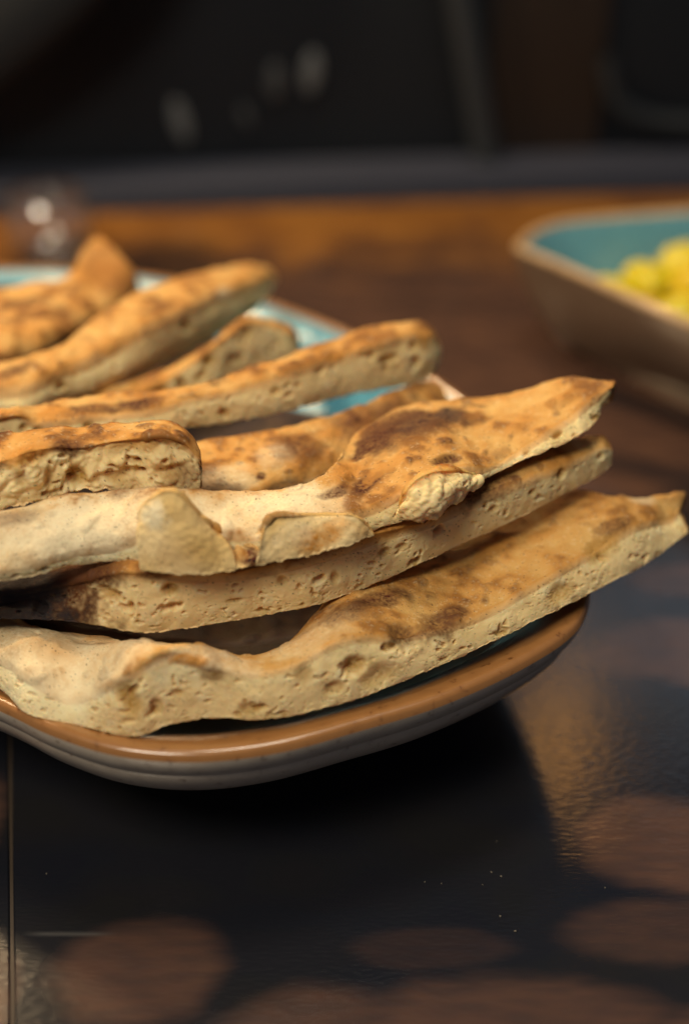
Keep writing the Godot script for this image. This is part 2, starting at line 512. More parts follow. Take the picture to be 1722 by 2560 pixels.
	profile.charred = [[-10.67, 6.90, -29.57, -10.78, 7.11, -30.17, -10.81, 7.31, -30.44, -11.23, 7.11, -32.03], [-9.09, 6.90, -29.60, -9.18, 7.15, -30.20, -9.21, 7.45, -30.52, -9.58, 7.15, -32.17], [-7.92, 6.90, -29.57, -7.86, 7.44, -30.17, -7.76, 7.74, -30.39, -7.92, 7.54, -31.80], [-7.00, 6.90, -29.47, -6.70, 7.99, -29.87, -6.60, 8.19, -30.04, -6.68, 8.09, -31.20], [-6.01, 6.85, -29.26, -5.77, 8.45, -29.46, -5.67, 8.65, -29.62, -5.82, 8.55, -30.72], [-5.17, 6.80, -29.15, -5.03, 8.52, -29.30, -4.98, 8.72, -29.51, -5.09, 8.62, -30.79], [-3.39, 6.85, -29.46, -3.27, 8.30, -29.61, -3.25, 8.50, -29.87, -3.34, 8.40, -31.31], [-2.31, 6.90, -29.71, -2.14, 8.31, -29.86, -2.10, 8.51, -30.21, -2.12, 8.41, -31.68], [-0.69, 7.00, -30.12, -0.64, 8.47, -30.27, -0.59, 8.67, -30.72, -0.55, 8.57, -32.03], [0.93, 7.10, -31.00, 0.90, 8.51, -31.15, 0.90, 8.71, -31.47, 0.99, 8.61, -32.99], [2.23, 7.30, -31.70, 2.27, 8.49, -31.85, 2.28, 8.69, -32.14, 2.41, 8.59, -33.64], [3.25, 7.40, -32.37, 3.34, 8.61, -32.52, 3.42, 8.76, -32.95, 3.57, 8.71, -34.20], [4.62, 7.60, -33.14, 4.73, 8.74, -33.29, 4.83, 8.89, -33.80, 5.02, 8.84, -35.10], [6.40, 7.90, -34.28, 6.49, 8.82, -34.43, 6.54, 8.92, -34.86, 6.65, 8.92, -35.67], [7.39, 8.00, -35.02, 7.40, 8.85, -35.17, 7.42, 8.90, -35.31, 7.50, 8.90, -35.82], [7.85, 8.10, -35.51, 7.81, 8.59, -35.61, 7.80, 8.64, -35.71, 7.80, 8.64, -35.92]]
	marks.charred = [[-8.68, 7.37, -30.16, 2.60, 1.50, 0.00, 1.00, 0.00], [-7.30, 7.46, -29.88, 0.90, 0.60, 0.00, 0.90, 0.00], [-7.48, 7.02, -29.62, 1.20, 0.25, 0.00, 0.60, 0.00], [-9.13, 7.26, -30.16, 2.00, 1.20, 1.00, 1.00, 0.00], [-8.69, 7.10, -29.97, 1.70, 0.90, 1.00, 1.00, 0.00], [-9.76, 6.98, -29.83, 1.60, 0.50, 1.00, 0.90, 0.00], [-6.57, 8.15, -29.80, 1.00, 0.40, 0.00, 0.90, 0.02], [-6.00, 7.81, -29.42, 0.35, 0.20, 4.00, 0.75, -0.16], [-4.51, 8.08, -29.34, 0.22, 0.20, 4.00, 0.85, -0.20], [-4.84, 8.66, -29.31, 0.50, 0.30, 0.00, 0.80, 0.00], [-5.51, 7.61, -29.24, 0.12, 0.18, 4.00, 0.50, -0.10], [-1.68, 8.53, -30.16, 1.50, 0.40, 0.00, 0.50, 0.00], [3.81, 8.79, -33.08, 1.20, 0.50, 0.00, 0.75, 0.00], [1.05, 8.67, -31.31, 1.00, 0.40, 3.00, 0.70, 0.00], [6.08, 8.87, -34.30, 0.60, 0.30, 3.00, 0.60, 0.00], [6.17, 8.59, -34.19, 0.18, 0.18, 4.00, 0.80, -0.15], [5.27, 8.36, -33.60, 0.15, 0.10, 4.00, 0.70, -0.10], [-2.83, 7.52, -29.64, 0.30, 0.08, 4.00, 0.80, -0.12], [-0.27, 7.70, -30.38, 0.15, 0.20, 4.00, 0.60, -0.10], [-1.64, 7.93, -29.94, 0.15, 0.15, 4.00, 0.60, -0.10], [1.07, 7.97, -31.18, 0.20, 0.15, 4.00, 0.70, -0.12], [1.51, 7.99, -31.41, 0.20, 0.12, 4.00, 0.60, -0.10], [4.12, 8.24, -32.91, 0.18, 0.12, 4.00, 0.60, -0.10]]
	profile.folded = [[-10.09, 8.70, -28.36, -10.04, 9.07, -28.36, -10.12, 9.57, -29.04, -10.32, 9.77, -30.01], [-8.71, 8.65, -28.89, -8.66, 8.97, -28.84, -8.71, 9.52, -29.46, -8.88, 9.77, -30.42], [-7.78, 8.60, -29.28, -7.73, 8.95, -29.23, -7.67, 9.55, -29.88, -7.80, 9.75, -30.99], [-6.98, 8.60, -29.67, -6.93, 8.99, -29.62, -6.90, 9.59, -30.19, -6.93, 9.79, -31.19], [-5.93, 8.60, -29.84, -5.88, 9.01, -29.84, -5.79, 9.61, -30.34, -5.84, 9.81, -31.28], [-4.74, 8.60, -29.54, -4.69, 9.58, -29.74, -4.72, 9.98, -30.25, -4.74, 10.08, -30.95], [-3.30, 8.60, -29.58, -3.27, 9.49, -29.78, -3.41, 9.69, -30.31, -3.57, 9.89, -31.11], [-2.25, 8.60, -29.75, -2.17, 9.31, -29.95, -2.30, 9.51, -30.59, -2.35, 9.61, -31.60], [-1.05, 8.60, -30.17, -0.99, 9.41, -30.37, -1.10, 9.61, -30.73, -1.13, 9.71, -31.75], [0.09, 8.70, -30.64, 0.09, 9.35, -30.84, -0.17, 9.55, -31.50, -0.34, 9.65, -32.77], [1.05, 8.80, -31.19, 1.00, 9.28, -31.49, 0.43, 9.38, -32.90, 0.22, 9.28, -35.04], [2.36, 8.80, -31.68, 2.08, 9.69, -32.08, 1.54, 9.74, -33.69, 1.15, 9.59, -35.78], [3.32, 9.00, -32.45, 3.25, 9.69, -32.75, 2.58, 9.79, -34.50, 2.11, 9.59, -36.51], [3.91, 9.10, -33.12, 3.94, 9.35, -33.22, 3.77, 9.55, -35.14, 3.81, 9.45, -37.06], [5.21, 9.30, -33.93, 4.99, 9.46, -34.13, 4.99, 9.66, -35.90, 4.82, 9.61, -37.10], [6.55, 9.60, -34.53, 6.12, 9.86, -34.83, 6.02, 10.01, -35.98, 5.85, 10.01, -37.02], [7.22, 9.70, -35.30, 6.93, 10.11, -35.50, 6.85, 10.21, -36.21, 6.66, 10.21, -36.96], [7.46, 9.80, -35.92, 7.62, 10.40, -35.92, 7.67, 10.43, -35.97, 7.74, 10.45, -36.17]]
	marks.folded = [[-8.15, 9.51, -29.64, 3.00, 1.40, 2.00, 0.60, 0.00], [-6.02, 9.57, -30.29, 2.20, 1.20, 2.00, 0.65, 0.00], [-2.26, 9.53, -30.72, 2.40, 1.00, 2.00, 0.65, 0.00], [-0.64, 9.60, -31.04, 1.20, 0.60, 2.00, 0.40, 0.00], [0.55, 9.36, -32.31, 0.90, 0.28, 0.00, 1.00, -0.03], [-0.14, 9.55, -31.76, 0.70, 0.20, 0.00, 0.80, 0.00], [2.81, 9.77, -33.07, 0.50, 0.22, 0.00, 0.90, -0.12], [1.59, 9.75, -34.26, 1.60, 0.50, 0.00, 0.65, 0.02], [0.87, 9.54, -34.45, 1.30, 0.60, 0.00, 1.00, 0.00], [0.96, 9.58, -34.50, 1.00, 0.50, 0.00, 0.40, 0.00], [2.29, 9.74, -35.29, 1.30, 0.80, 0.00, 0.90, 0.00], [2.29, 9.74, -35.29, 1.00, 0.60, 1.00, 0.30, 0.00], [3.14, 9.60, -35.90, 0.50, 0.60, 1.00, 0.60, 0.05], [3.82, 9.55, -35.45, 0.60, 0.15, 0.00, 0.50, -0.03], [1.13, 9.62, -35.28, 1.50, 0.50, 0.00, 0.80, 0.00], [4.36, 9.41, -33.99, 0.40, 0.20, 0.00, 0.40, 0.02], [6.27, 10.06, -35.89, 1.00, 0.30, 3.00, 0.50, 0.08], [5.01, 9.60, -35.21, 0.60, 0.30, 3.00, 0.50, 0.06], [7.18, 10.30, -36.17, 0.50, 0.30, 0.00, 0.35, 0.00], [0.00, 9.46, -32.83, 1.00, 0.30, 3.00, 0.80, 0.04], [-1.70, 9.62, -31.19, 1.50, 0.50, 2.00, 0.60, 0.00], [-6.82, 9.57, -30.18, 2.20, 0.80, 2.00, 0.50, 0.00], [-3.88, 9.75, -30.06, 1.20, 0.60, 2.00, 0.60, 0.00], [-2.00, 9.40, -30.20, 0.20, 0.20, 4.00, 0.90, -0.20], [1.09, 9.56, -32.91, 1.00, 0.25, 3.00, 0.70, 0.03], [-8.58, 9.71, -30.11, 1.00, 0.30, 0.00, 0.50, 0.00]]
	profile.torn = [[-10.26, 9.80, -29.78, -10.12, 11.16, -30.08, -10.14, 11.26, -30.20, -10.35, 11.26, -31.09], [-8.93, 9.70, -30.62, -8.83, 10.89, -30.92, -8.87, 10.99, -31.16, -9.08, 10.99, -32.19], [-8.30, 9.70, -30.83, -8.20, 11.02, -31.13, -8.22, 11.12, -31.33, -8.38, 11.12, -32.16], [-7.57, 9.60, -31.30, -7.51, 10.94, -31.60, -7.52, 11.04, -31.76, -7.65, 11.04, -32.52], [-7.12, 9.60, -31.58, -6.99, 10.78, -31.88, -7.00, 10.88, -31.96, -7.08, 10.88, -32.81], [-6.39, 9.60, -31.66, -6.23, 10.90, -31.96, -6.20, 11.00, -31.99, -6.26, 11.00, -32.81], [-5.66, 9.50, -31.74, -5.48, 10.98, -32.04, -5.47, 11.08, -32.03, -5.51, 11.08, -32.78], [-4.90, 9.50, -31.58, -4.82, 11.14, -31.88, -4.81, 11.24, -31.87, -4.86, 11.14, -32.77], [-4.28, 9.40, -31.68, -4.24, 10.87, -31.98, -4.23, 10.97, -32.01, -4.26, 10.87, -32.72], [-3.85, 9.40, -31.68, -3.84, 10.40, -31.98, -3.85, 10.45, -32.06, -3.87, 10.40, -32.56]]
	marks.torn = [[-7.11, 10.05, -31.68, 0.30, 0.35, 4.00, 0.90, -0.35], [-6.29, 10.00, -31.76, 0.50, 0.20, 4.00, 0.70, -0.20], [-5.90, 10.40, -31.90, 0.60, 0.30, 4.00, 0.25, 0.12], [-8.32, 10.41, -30.96, 0.22, 0.25, 4.00, 0.80, -0.15], [-7.73, 10.25, -31.32, 0.15, 0.40, 4.00, 0.60, -0.12], [-7.23, 10.91, -31.78, 0.50, 0.30, 0.00, 0.90, 0.00], [-8.22, 11.10, -31.18, 0.70, 0.40, 3.00, 0.90, 0.00], [-5.71, 10.18, -31.88, 0.40, 0.15, 4.00, 0.60, -0.15], [-4.64, 10.22, -31.73, 0.60, 0.30, 4.00, 0.60, -0.10], [-4.03, 9.87, -31.80, 0.60, 0.60, 0.00, 0.50, 0.00], [-5.40, 10.88, -32.00, 0.90, 0.20, 3.00, 0.60, 0.00], [-7.86, 9.85, -31.15, 0.40, 0.12, 4.00, 0.50, -0.10]]
	profile.brown = [[-5.36, 8.30, -32.95, -5.35, 8.43, -32.95, -5.29, 8.83, -33.68, -5.35, 8.93, -35.29], [-3.38, 8.20, -33.32, -3.38, 8.33, -33.32, -3.40, 8.83, -33.90, -3.53, 8.83, -35.81], [-1.83, 8.20, -33.74, -1.82, 8.37, -33.74, -1.84, 8.87, -34.49, -1.91, 8.87, -36.33], [-0.13, 8.00, -35.26, -0.13, 8.21, -35.26, -0.13, 8.61, -36.21, -0.13, 8.71, -37.62], [1.58, 7.80, -37.24, 1.57, 8.08, -37.24, 1.47, 8.48, -38.02, 1.37, 8.58, -39.00], [2.87, 7.60, -39.48, 2.93, 7.82, -39.48, 2.88, 8.02, -39.92, 2.79, 8.12, -40.69], [3.29, 7.60, -40.10, 3.30, 7.73, -40.10, 3.23, 7.83, -40.40, 3.16, 7.93, -40.68]]
	marks.brown = [[-3.36, 8.76, -33.64, 0.90, 0.60, 2.00, 0.50, 0.05], [-2.04, 8.93, -34.70, 0.70, 0.50, 2.00, 0.35, 0.05], [-1.19, 8.83, -35.39, 0.80, 0.70, 0.00, 0.70, 0.00], [0.51, 8.63, -37.29, 1.60, 0.80, 0.00, 0.75, 0.00], [-0.44, 8.71, -36.31, 0.50, 0.30, 3.00, 0.70, 0.05], [-2.35, 8.77, -33.83, 0.15, 0.15, 0.00, 0.90, 0.00], [1.67, 8.40, -38.14, 1.00, 0.60, 0.00, 0.70, 0.00], [-1.78, 8.37, -33.76, 0.80, 0.25, 1.00, 0.60, 0.00], [-3.62, 8.53, -33.30, 0.80, 0.30, 0.00, 0.50, 0.00]]
	profile.long = [[-11.36, 9.30, -33.99, -11.28, 10.09, -34.19, -11.28, 10.19, -34.24, -11.42, 10.19, -34.82], [-9.84, 9.20, -34.72, -9.78, 9.96, -34.92, -9.76, 10.06, -34.93, -9.86, 10.06, -35.40], [-9.35, 9.20, -34.88, -9.30, 9.95, -35.08, -9.29, 10.05, -35.09, -9.39, 10.05, -35.61], [-8.76, 9.20, -35.11, -8.75, 9.61, -35.31, -8.81, 9.71, -35.67, -8.96, 9.71, -36.18], [-7.69, 9.10, -35.51, -7.67, 9.56, -35.71, -7.79, 9.66, -36.13, -7.95, 9.66, -36.82], [-6.57, 9.00, -35.83, -6.56, 9.52, -36.03, -6.63, 9.62, -36.50, -6.75, 9.62, -37.10], [-5.43, 8.90, -36.05, -5.41, 9.57, -36.25, -5.46, 9.67, -36.61, -5.55, 9.67, -37.10], [-4.65, 8.80, -36.46, -4.62, 9.66, -36.66, -4.66, 9.76, -36.88, -4.73, 9.76, -37.31], [-3.34, 8.70, -37.01, -3.42, 9.64, -37.21, -3.47, 9.74, -37.48, -3.52, 9.74, -37.94], [-1.75, 8.60, -37.86, -1.89, 9.73, -38.06, -1.97, 9.83, -38.47, -2.01, 9.83, -39.01], [-0.11, 8.40, -39.16, -0.20, 9.70, -39.36, -0.26, 9.80, -39.91, -0.33, 9.80, -40.34], [1.02, 8.30, -39.80, 0.93, 9.76, -40.00, 0.88, 9.86, -40.65, 0.82, 9.86, -41.15], [2.32, 8.20, -40.45, 2.09, 9.82, -40.65, 2.04, 9.92, -41.12, 1.99, 9.92, -41.45], [2.91, 8.20, -41.10, 2.84, 9.48, -41.30, 2.79, 9.53, -41.79, 2.74, 9.53, -42.03], [3.17, 8.30, -41.91, 3.16, 8.84, -42.01, 3.14, 8.86, -42.21, 3.11, 8.86, -42.33]]
	marks.long = [[-7.43, 9.63, -36.18, 1.00, 0.30, 0.00, 0.85, 0.02], [-6.13, 9.61, -36.44, 0.80, 0.30, 0.00, 0.95, 0.05], [-8.49, 9.68, -35.87, 0.50, 0.30, 3.00, 1.00, 0.05], [-8.78, 9.39, -35.19, 0.20, 0.20, 4.00, 0.70, -0.12], [-9.15, 9.60, -35.07, 0.15, 0.15, 4.00, 0.60, -0.10], [-7.43, 9.29, -35.68, 0.20, 0.15, 4.00, 0.70, -0.12], [-0.30, 9.72, -39.34, 0.40, 0.20, 3.00, 1.00, -0.05], [2.58, 9.65, -41.03, 0.40, 0.50, 3.00, 0.80, 0.00], [2.18, 9.44, -40.64, 0.20, 0.20, 4.00, 0.80, -0.15], [2.60, 8.54, -40.77, 0.20, 0.20, 4.00, 0.80, -0.12], [-2.10, 9.30, -37.81, 0.25, 0.15, 4.00, 0.70, -0.10], [-3.62, 9.07, -36.97, 0.25, 0.15, 4.00, 0.60, -0.10], [-1.45, 9.28, -38.26, 0.20, 0.12, 4.00, 0.50, -0.10], [2.59, 9.69, -41.60, 0.50, 0.30, 0.00, 0.60, 0.00]]
	profile.porous = [[-9.13, 7.60, -39.62, -9.14, 7.78, -39.82, -9.15, 7.83, -39.91, -9.19, 7.88, -40.17], [-7.61, 7.60, -39.75, -7.59, 7.97, -39.95, -7.61, 8.02, -40.13, -7.64, 8.07, -40.36], [-6.26, 7.60, -40.15, -6.24, 8.15, -40.35, -6.27, 8.20, -40.62, -6.30, 8.25, -40.86], [-5.43, 7.50, -40.55, -5.52, 8.38, -40.75, -5.54, 8.43, -40.94, -5.55, 8.48, -41.12], [-4.33, 7.50, -41.10, -4.58, 8.78, -41.30, -4.61, 8.83, -41.44, -4.58, 8.88, -41.63], [-3.64, 7.40, -42.00, -3.69, 9.15, -42.20, -3.70, 9.20, -42.40, -3.68, 9.25, -42.60], [-2.86, 7.40, -42.55, -3.15, 9.24, -42.75, -3.20, 9.29, -42.99, -3.21, 9.29, -43.21], [-1.99, 7.30, -43.43, -2.44, 8.72, -43.63, -2.47, 8.77, -43.81, -2.48, 8.77, -44.06], [-1.71, 7.30, -43.89, -1.81, 8.15, -44.09, -1.82, 8.20, -44.30, -1.82, 8.20, -44.49], [-1.58, 7.30, -44.35, -1.62, 7.61, -44.45, -1.62, 7.63, -44.53, -1.63, 7.63, -44.63]]
	marks.porous = [[-4.45, 8.51, -41.32, 0.22, 0.25, 4.00, 0.90, -0.20], [-3.84, 8.32, -41.91, 0.18, 0.25, 4.00, 0.90, -0.18], [-5.31, 8.00, -40.74, 0.25, 0.30, 4.00, 0.80, -0.20], [-3.21, 8.98, -42.61, 0.20, 0.15, 4.00, 0.80, -0.12], [-6.55, 7.95, -40.18, 1.20, 0.40, 3.00, 0.80, 0.00], [-4.76, 8.13, -41.02, 0.25, 0.15, 4.00, 0.70, -0.10], [-2.99, 8.11, -42.61, 0.15, 0.15, 4.00, 0.60, -0.10]]
	profile.raised = [[-12.32, 8.40, -37.42, -12.26, 9.12, -37.62, -12.45, 9.32, -38.53, -12.68, 9.32, -39.48], [-10.64, 8.30, -38.04, -10.57, 9.13, -38.24, -10.68, 9.33, -38.92, -10.85, 9.33, -39.74], [-9.74, 8.30, -38.04, -9.66, 9.27, -38.24, -9.92, 9.47, -38.92, -10.10, 9.47, -39.74], [-8.88, 8.20, -39.32, -8.81, 9.16, -39.52, -8.89, 9.36, -40.09, -9.03, 9.36, -40.95], [-7.97, 8.10, -40.07, -8.10, 9.23, -40.27, -8.30, 9.43, -41.24, -8.48, 9.43, -42.29], [-6.90, 7.90, -41.39, -6.85, 9.41, -41.59, -7.29, 9.61, -42.53, -7.62, 9.61, -43.54], [-6.11, 7.70, -42.92, -5.78, 9.33, -43.12, -6.41, 9.53, -44.12, -6.84, 9.53, -44.78], [-4.96, 7.50, -44.83, -4.60, 9.17, -45.03, -5.20, 9.37, -45.66, -5.67, 9.37, -46.18], [-3.93, 7.40, -46.50, -3.67, 8.83, -46.70, -4.15, 8.98, -47.53, -4.43, 9.03, -47.85], [-3.29, 7.30, -47.98, -3.11, 8.38, -48.18, -3.30, 8.48, -48.95, -3.55, 8.48, -49.51], [-2.91, 7.30, -49.42, -2.82, 7.91, -49.52, -2.88, 7.96, -49.97, -2.96, 7.96, -50.43], [-2.68, 7.30, -50.54, -2.66, 7.44, -50.59, -2.68, 7.46, -50.73, -2.71, 7.46, -50.89]]
	marks.raised = [[-5.46, 8.64, -43.76, 0.35, 0.25, 4.00, 0.90, -0.20], [-6.19, 9.46, -43.51, 0.80, 0.25, 0.00, 0.60, 0.00], [-10.29, 9.40, -38.92, 0.60, 0.40, 0.00, 0.80, 0.00], [-7.35, 9.35, -41.04, 1.20, 0.30, 3.00, 0.70, 0.00], [-3.77, 8.83, -47.60, 0.60, 0.30, 3.00, 0.80, 0.00], [-6.21, 8.75, -42.53, 1.20, 0.25, 0.00, 0.30, 0.00], [-3.46, 8.70, -47.18, 0.25, 0.20, 4.00, 0.70, -0.12], [-8.94, 9.17, -39.34, 1.20, 0.35, 3.00, 0.50, 0.00], [-4.20, 9.06, -45.70, 0.50, 0.25, 2.00, 0.60, 0.00]]
	profile.rear = [[-13.19, 7.80, -40.60, -13.14, 8.09, -40.60, -13.59, 8.59, -42.81, -14.34, 8.69, -45.97], [-11.59, 7.70, -42.27, -11.54, 8.05, -42.27, -11.93, 8.55, -44.48, -12.39, 8.65, -46.81], [-10.89, 7.70, -43.34, -10.81, 8.00, -43.34, -10.90, 8.50, -44.89, -11.32, 8.60, -47.61], [-10.19, 7.60, -44.53, -10.07, 7.88, -44.53, -10.12, 8.38, -45.99, -10.30, 8.48, -48.40], [-9.65, 7.50, -45.60, -9.47, 7.89, -45.60, -9.58, 8.39, -47.52, -10.03, 8.59, -50.33], [-9.24, 7.40, -46.40, -9.03, 7.84, -46.40, -9.22, 8.34, -48.71, -9.65, 8.54, -51.89], [-8.60, 7.30, -47.63, -8.41, 7.75, -47.63, -8.54, 8.25, -48.93, -8.74, 8.45, -50.75], [-8.14, 7.20, -48.62, -8.02, 7.71, -48.62, -8.09, 8.01, -49.30, -8.14, 8.21, -49.86], [-7.88, 7.20, -49.64, -7.84, 7.41, -49.64, -7.88, 7.51, -49.86, -7.93, 7.61, -50.01]]
	marks.rear = [[-11.31, 8.61, -45.77, 1.40, 0.40, 0.00, 0.85, -0.08], [-10.06, 8.29, -45.64, 0.60, 0.40, 0.00, 0.70, -0.06], [-8.99, 8.33, -48.97, 1.40, 1.40, 3.00, 1.00, 0.00], [-8.95, 8.41, -49.64, 1.60, 1.60, 0.00, 0.45, 0.00], [-8.33, 7.99, -48.40, 1.00, 0.50, 0.00, 0.50, 0.00], [-10.84, 8.56, -47.57, 0.60, 0.30, 2.00, 0.30, 0.00]]
	profile.curled = [[-12.95, 8.40, -40.02, -12.92, 8.62, -40.02, -13.11, 9.12, -41.15, -13.58, 9.12, -43.11], [-11.25, 8.30, -41.05, -11.23, 8.49, -41.05, -11.33, 8.99, -41.85, -11.71, 8.99, -43.69], [-10.69, 8.20, -42.14, -10.64, 8.38, -42.14, -10.77, 8.78, -43.04, -11.12, 8.88, -44.67], [-10.08, 8.10, -43.14, -10.03, 8.28, -43.14, -10.10, 8.68, -43.81, -10.43, 8.78, -45.01], [-9.67, 8.00, -44.12, -9.61, 8.15, -44.12, -9.64, 8.35, -44.40, -9.81, 8.45, -44.77], [-9.40, 7.90, -44.74, -9.40, 7.98, -44.74, -9.40, 8.03, -44.83, -9.47, 8.08, -44.91]]
	marks.curled = [[-11.01, 8.88, -44.11, 1.20, 0.25, 0.00, 0.70, 0.00], [-10.42, 8.70, -43.28, 0.80, 0.50, 3.00, 0.40, 0.05], [-11.04, 8.60, -41.33, 1.00, 0.30, 0.00, 0.60, 0.00], [-10.23, 8.76, -44.38, 0.70, 0.20, 0.00, 0.70, 0.00]]
	profile.flap = [[-5.12, 8.90, -28.98, -5.11, 10.37, -29.68, -5.08, 10.39, -29.76, -5.05, 10.39, -29.87], [-4.96, 8.90, -28.96, -4.89, 10.57, -29.66, -4.86, 10.60, -29.72, -4.83, 10.60, -29.84], [-4.44, 8.90, -28.84, -4.42, 10.91, -29.54, -4.40, 10.94, -29.56, -4.38, 10.94, -29.64], [-3.63, 8.90, -28.80, -4.06, 10.78, -29.50, -4.05, 10.81, -29.55, -4.03, 10.81, -29.62], [-2.94, 8.90, -28.98, -3.45, 9.87, -29.68, -3.44, 9.90, -29.74, -3.44, 9.90, -29.85], [-2.45, 8.90, -29.19, -2.84, 9.17, -29.89, -2.83, 9.20, -29.93, -2.82, 9.20, -30.03], [-2.19, 8.90, -29.33, -2.23, 9.16, -29.53, -2.23, 9.18, -29.57, -2.24, 9.18, -29.64]]
	marks.flap = [[-2.35, 9.00, -29.47, 0.40, 0.30, 0.00, 1.00, 0.00], [-3.06, 9.38, -29.85, 0.60, 0.20, 3.00, 0.90, 0.00], [-2.77, 9.10, -29.54, 0.30, 0.25, 3.00, 0.60, 0.00], [-4.71, 10.32, -29.45, 0.40, 0.40, 2.00, 0.90, 0.04], [-4.12, 9.37, -28.97, 1.00, 0.50, 3.00, 0.20, 0.00]]
	profile.sheet = [[-2.25, 8.90, -29.22, -2.11, 9.53, -29.42, -2.11, 9.55, -29.48, -2.11, 9.55, -29.57], [-1.74, 8.90, -29.40, -1.88, 9.83, -29.95, -1.87, 9.86, -29.98, -1.87, 9.86, -30.05], [-1.04, 8.90, -29.61, -1.19, 9.77, -30.16, -1.19, 9.80, -30.19, -1.19, 9.80, -30.27], [-0.11, 8.95, -29.94, -0.42, 9.58, -30.49, -0.42, 9.61, -30.52, -0.43, 9.61, -30.59], [0.40, 9.00, -30.20, 0.25, 9.61, -30.40, 0.25, 9.64, -30.41, 0.25, 9.64, -30.46], [0.74, 9.00, -30.46, 0.68, 9.10, -30.56, 0.68, 9.12, -30.58, 0.68, 9.12, -30.62]]
	marks.sheet = [[-0.75, 9.21, -29.95, 0.70, 0.35, 3.00, 0.90, 0.00], [-1.31, 9.45, -29.90, 0.60, 0.40, 2.00, 0.40, 0.00], [-0.11, 9.40, -30.34, 0.40, 0.20, 3.00, 0.50, 0.00], [0.42, 9.22, -30.30, 0.30, 0.20, 3.00, 0.40, 0.00]]
	profile.lump = [[1.51, 9.05, -31.10, 1.50, 9.49, -31.30, 1.49, 9.54, -31.42, 1.50, 9.49, -31.70], [1.78, 9.05, -30.99, 1.69, 9.91, -31.29, 1.67, 9.96, -31.40, 1.69, 9.81, -31.85], [2.34, 9.05, -31.14, 2.09, 10.18, -31.44, 2.07, 10.23, -31.54, 2.06, 10.08, -31.95], [2.88, 9.10, -31.71, 2.65, 9.98, -32.01, 2.63, 10.03, -32.09, 2.64, 9.88, -32.48], [3.32, 9.15, -32.17, 3.23, 9.71, -32.42, 3.21, 9.76, -32.48, 3.22, 9.61, -32.88], [3.78, 9.20, -32.79, 3.72, 9.34, -32.89, 3.71, 9.36, -32.96, 3.71, 9.34, -33.10]]
	marks.lump = [[1.87, 9.34, -31.09, 0.30, 0.25, 4.00, 0.50, 0.00]]
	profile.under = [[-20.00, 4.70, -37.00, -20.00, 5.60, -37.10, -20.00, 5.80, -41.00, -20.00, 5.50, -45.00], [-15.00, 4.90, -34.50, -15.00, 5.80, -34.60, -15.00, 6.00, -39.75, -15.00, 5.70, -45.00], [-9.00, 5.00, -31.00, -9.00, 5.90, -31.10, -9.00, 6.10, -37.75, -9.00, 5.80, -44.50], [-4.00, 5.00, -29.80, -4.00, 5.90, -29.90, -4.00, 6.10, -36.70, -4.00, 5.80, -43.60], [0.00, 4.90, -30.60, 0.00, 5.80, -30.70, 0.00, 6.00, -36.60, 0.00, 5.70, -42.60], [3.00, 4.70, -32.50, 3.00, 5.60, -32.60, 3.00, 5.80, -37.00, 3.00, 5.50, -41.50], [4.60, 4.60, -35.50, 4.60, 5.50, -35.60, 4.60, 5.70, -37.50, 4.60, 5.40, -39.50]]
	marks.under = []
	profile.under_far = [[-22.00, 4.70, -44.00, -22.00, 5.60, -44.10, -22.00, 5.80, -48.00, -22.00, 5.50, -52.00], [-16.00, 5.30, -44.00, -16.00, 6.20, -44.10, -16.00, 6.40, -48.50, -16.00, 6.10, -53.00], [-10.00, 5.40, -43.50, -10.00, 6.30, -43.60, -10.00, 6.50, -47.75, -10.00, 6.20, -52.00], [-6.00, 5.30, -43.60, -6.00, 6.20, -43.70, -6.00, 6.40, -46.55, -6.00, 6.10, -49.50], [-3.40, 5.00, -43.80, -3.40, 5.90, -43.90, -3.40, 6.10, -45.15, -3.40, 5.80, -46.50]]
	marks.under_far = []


# ---------------------------------------------------------------- table
func prism(outline: PackedVector2Array, low: float, high: float, bevel: float) -> ArrayMesh:
	# outline (x, z) counter-clockwise seen from above is put right here; UV from x and z
	var ring := outline
	if Geometry2D.is_polygon_clockwise(ring):
		ring.reverse()
	var inner: PackedVector2Array = Geometry2D.offset_polygon(ring, -bevel)[0] if bevel > 0.0 else ring
	var st := SurfaceTool.new()
	st.begin(Mesh.PRIMITIVE_TRIANGLES)
	st.set_smooth_group(-1)
	var put := func(a: Vector2, y: float) -> void:
		st.set_uv(Vector2((a.x + 60.0) / 120.0, (a.y + 90.0) / 75.0))
		st.add_vertex(Vector3(a.x, y, a.y) * CM)
	var tri := Geometry2D.triangulate_polygon(inner)
	for t in range(0, tri.size(), 3):
		var a := inner[tri[t]]
		var b := inner[tri[t + 1]]
		var c := inner[tri[t + 2]]
		if (b - a).cross(c - a) < 0.0:
			var hold := b
			b = c
			c = hold
		put.call(a, high)
		put.call(b, high)
		put.call(c, high)
	var n := mini(ring.size(), inner.size())
	for i in n:
		var k := (i + 1) % n
		# nearest inner vertex keeps the strips straight
		var a1 := nearest(inner, ring[i])
		var b1 := nearest(inner, ring[k])
		for quad in [[a1, high, b1, high, ring[i], high - bevel, ring[k], high - bevel], [ring[i], high - bevel, ring[k], high - bevel, ring[i], low, ring[k], low]]:
			put.call(quad[0], quad[1])
			put.call(quad[4], quad[5])
			put.call(quad[2], quad[3])
			put.call(quad[2], quad[3])
			put.call(quad[4], quad[5])
			put.call(quad[6], quad[7])
	st.generate_normals()
	return st.commit()


func nearest(list: PackedVector2Array, to: Vector2) -> Vector2:
	var best := list[0]
	for v in list:
		if v.distance_squared_to(to) < best.distance_squared_to(to):
			best = v
	return best


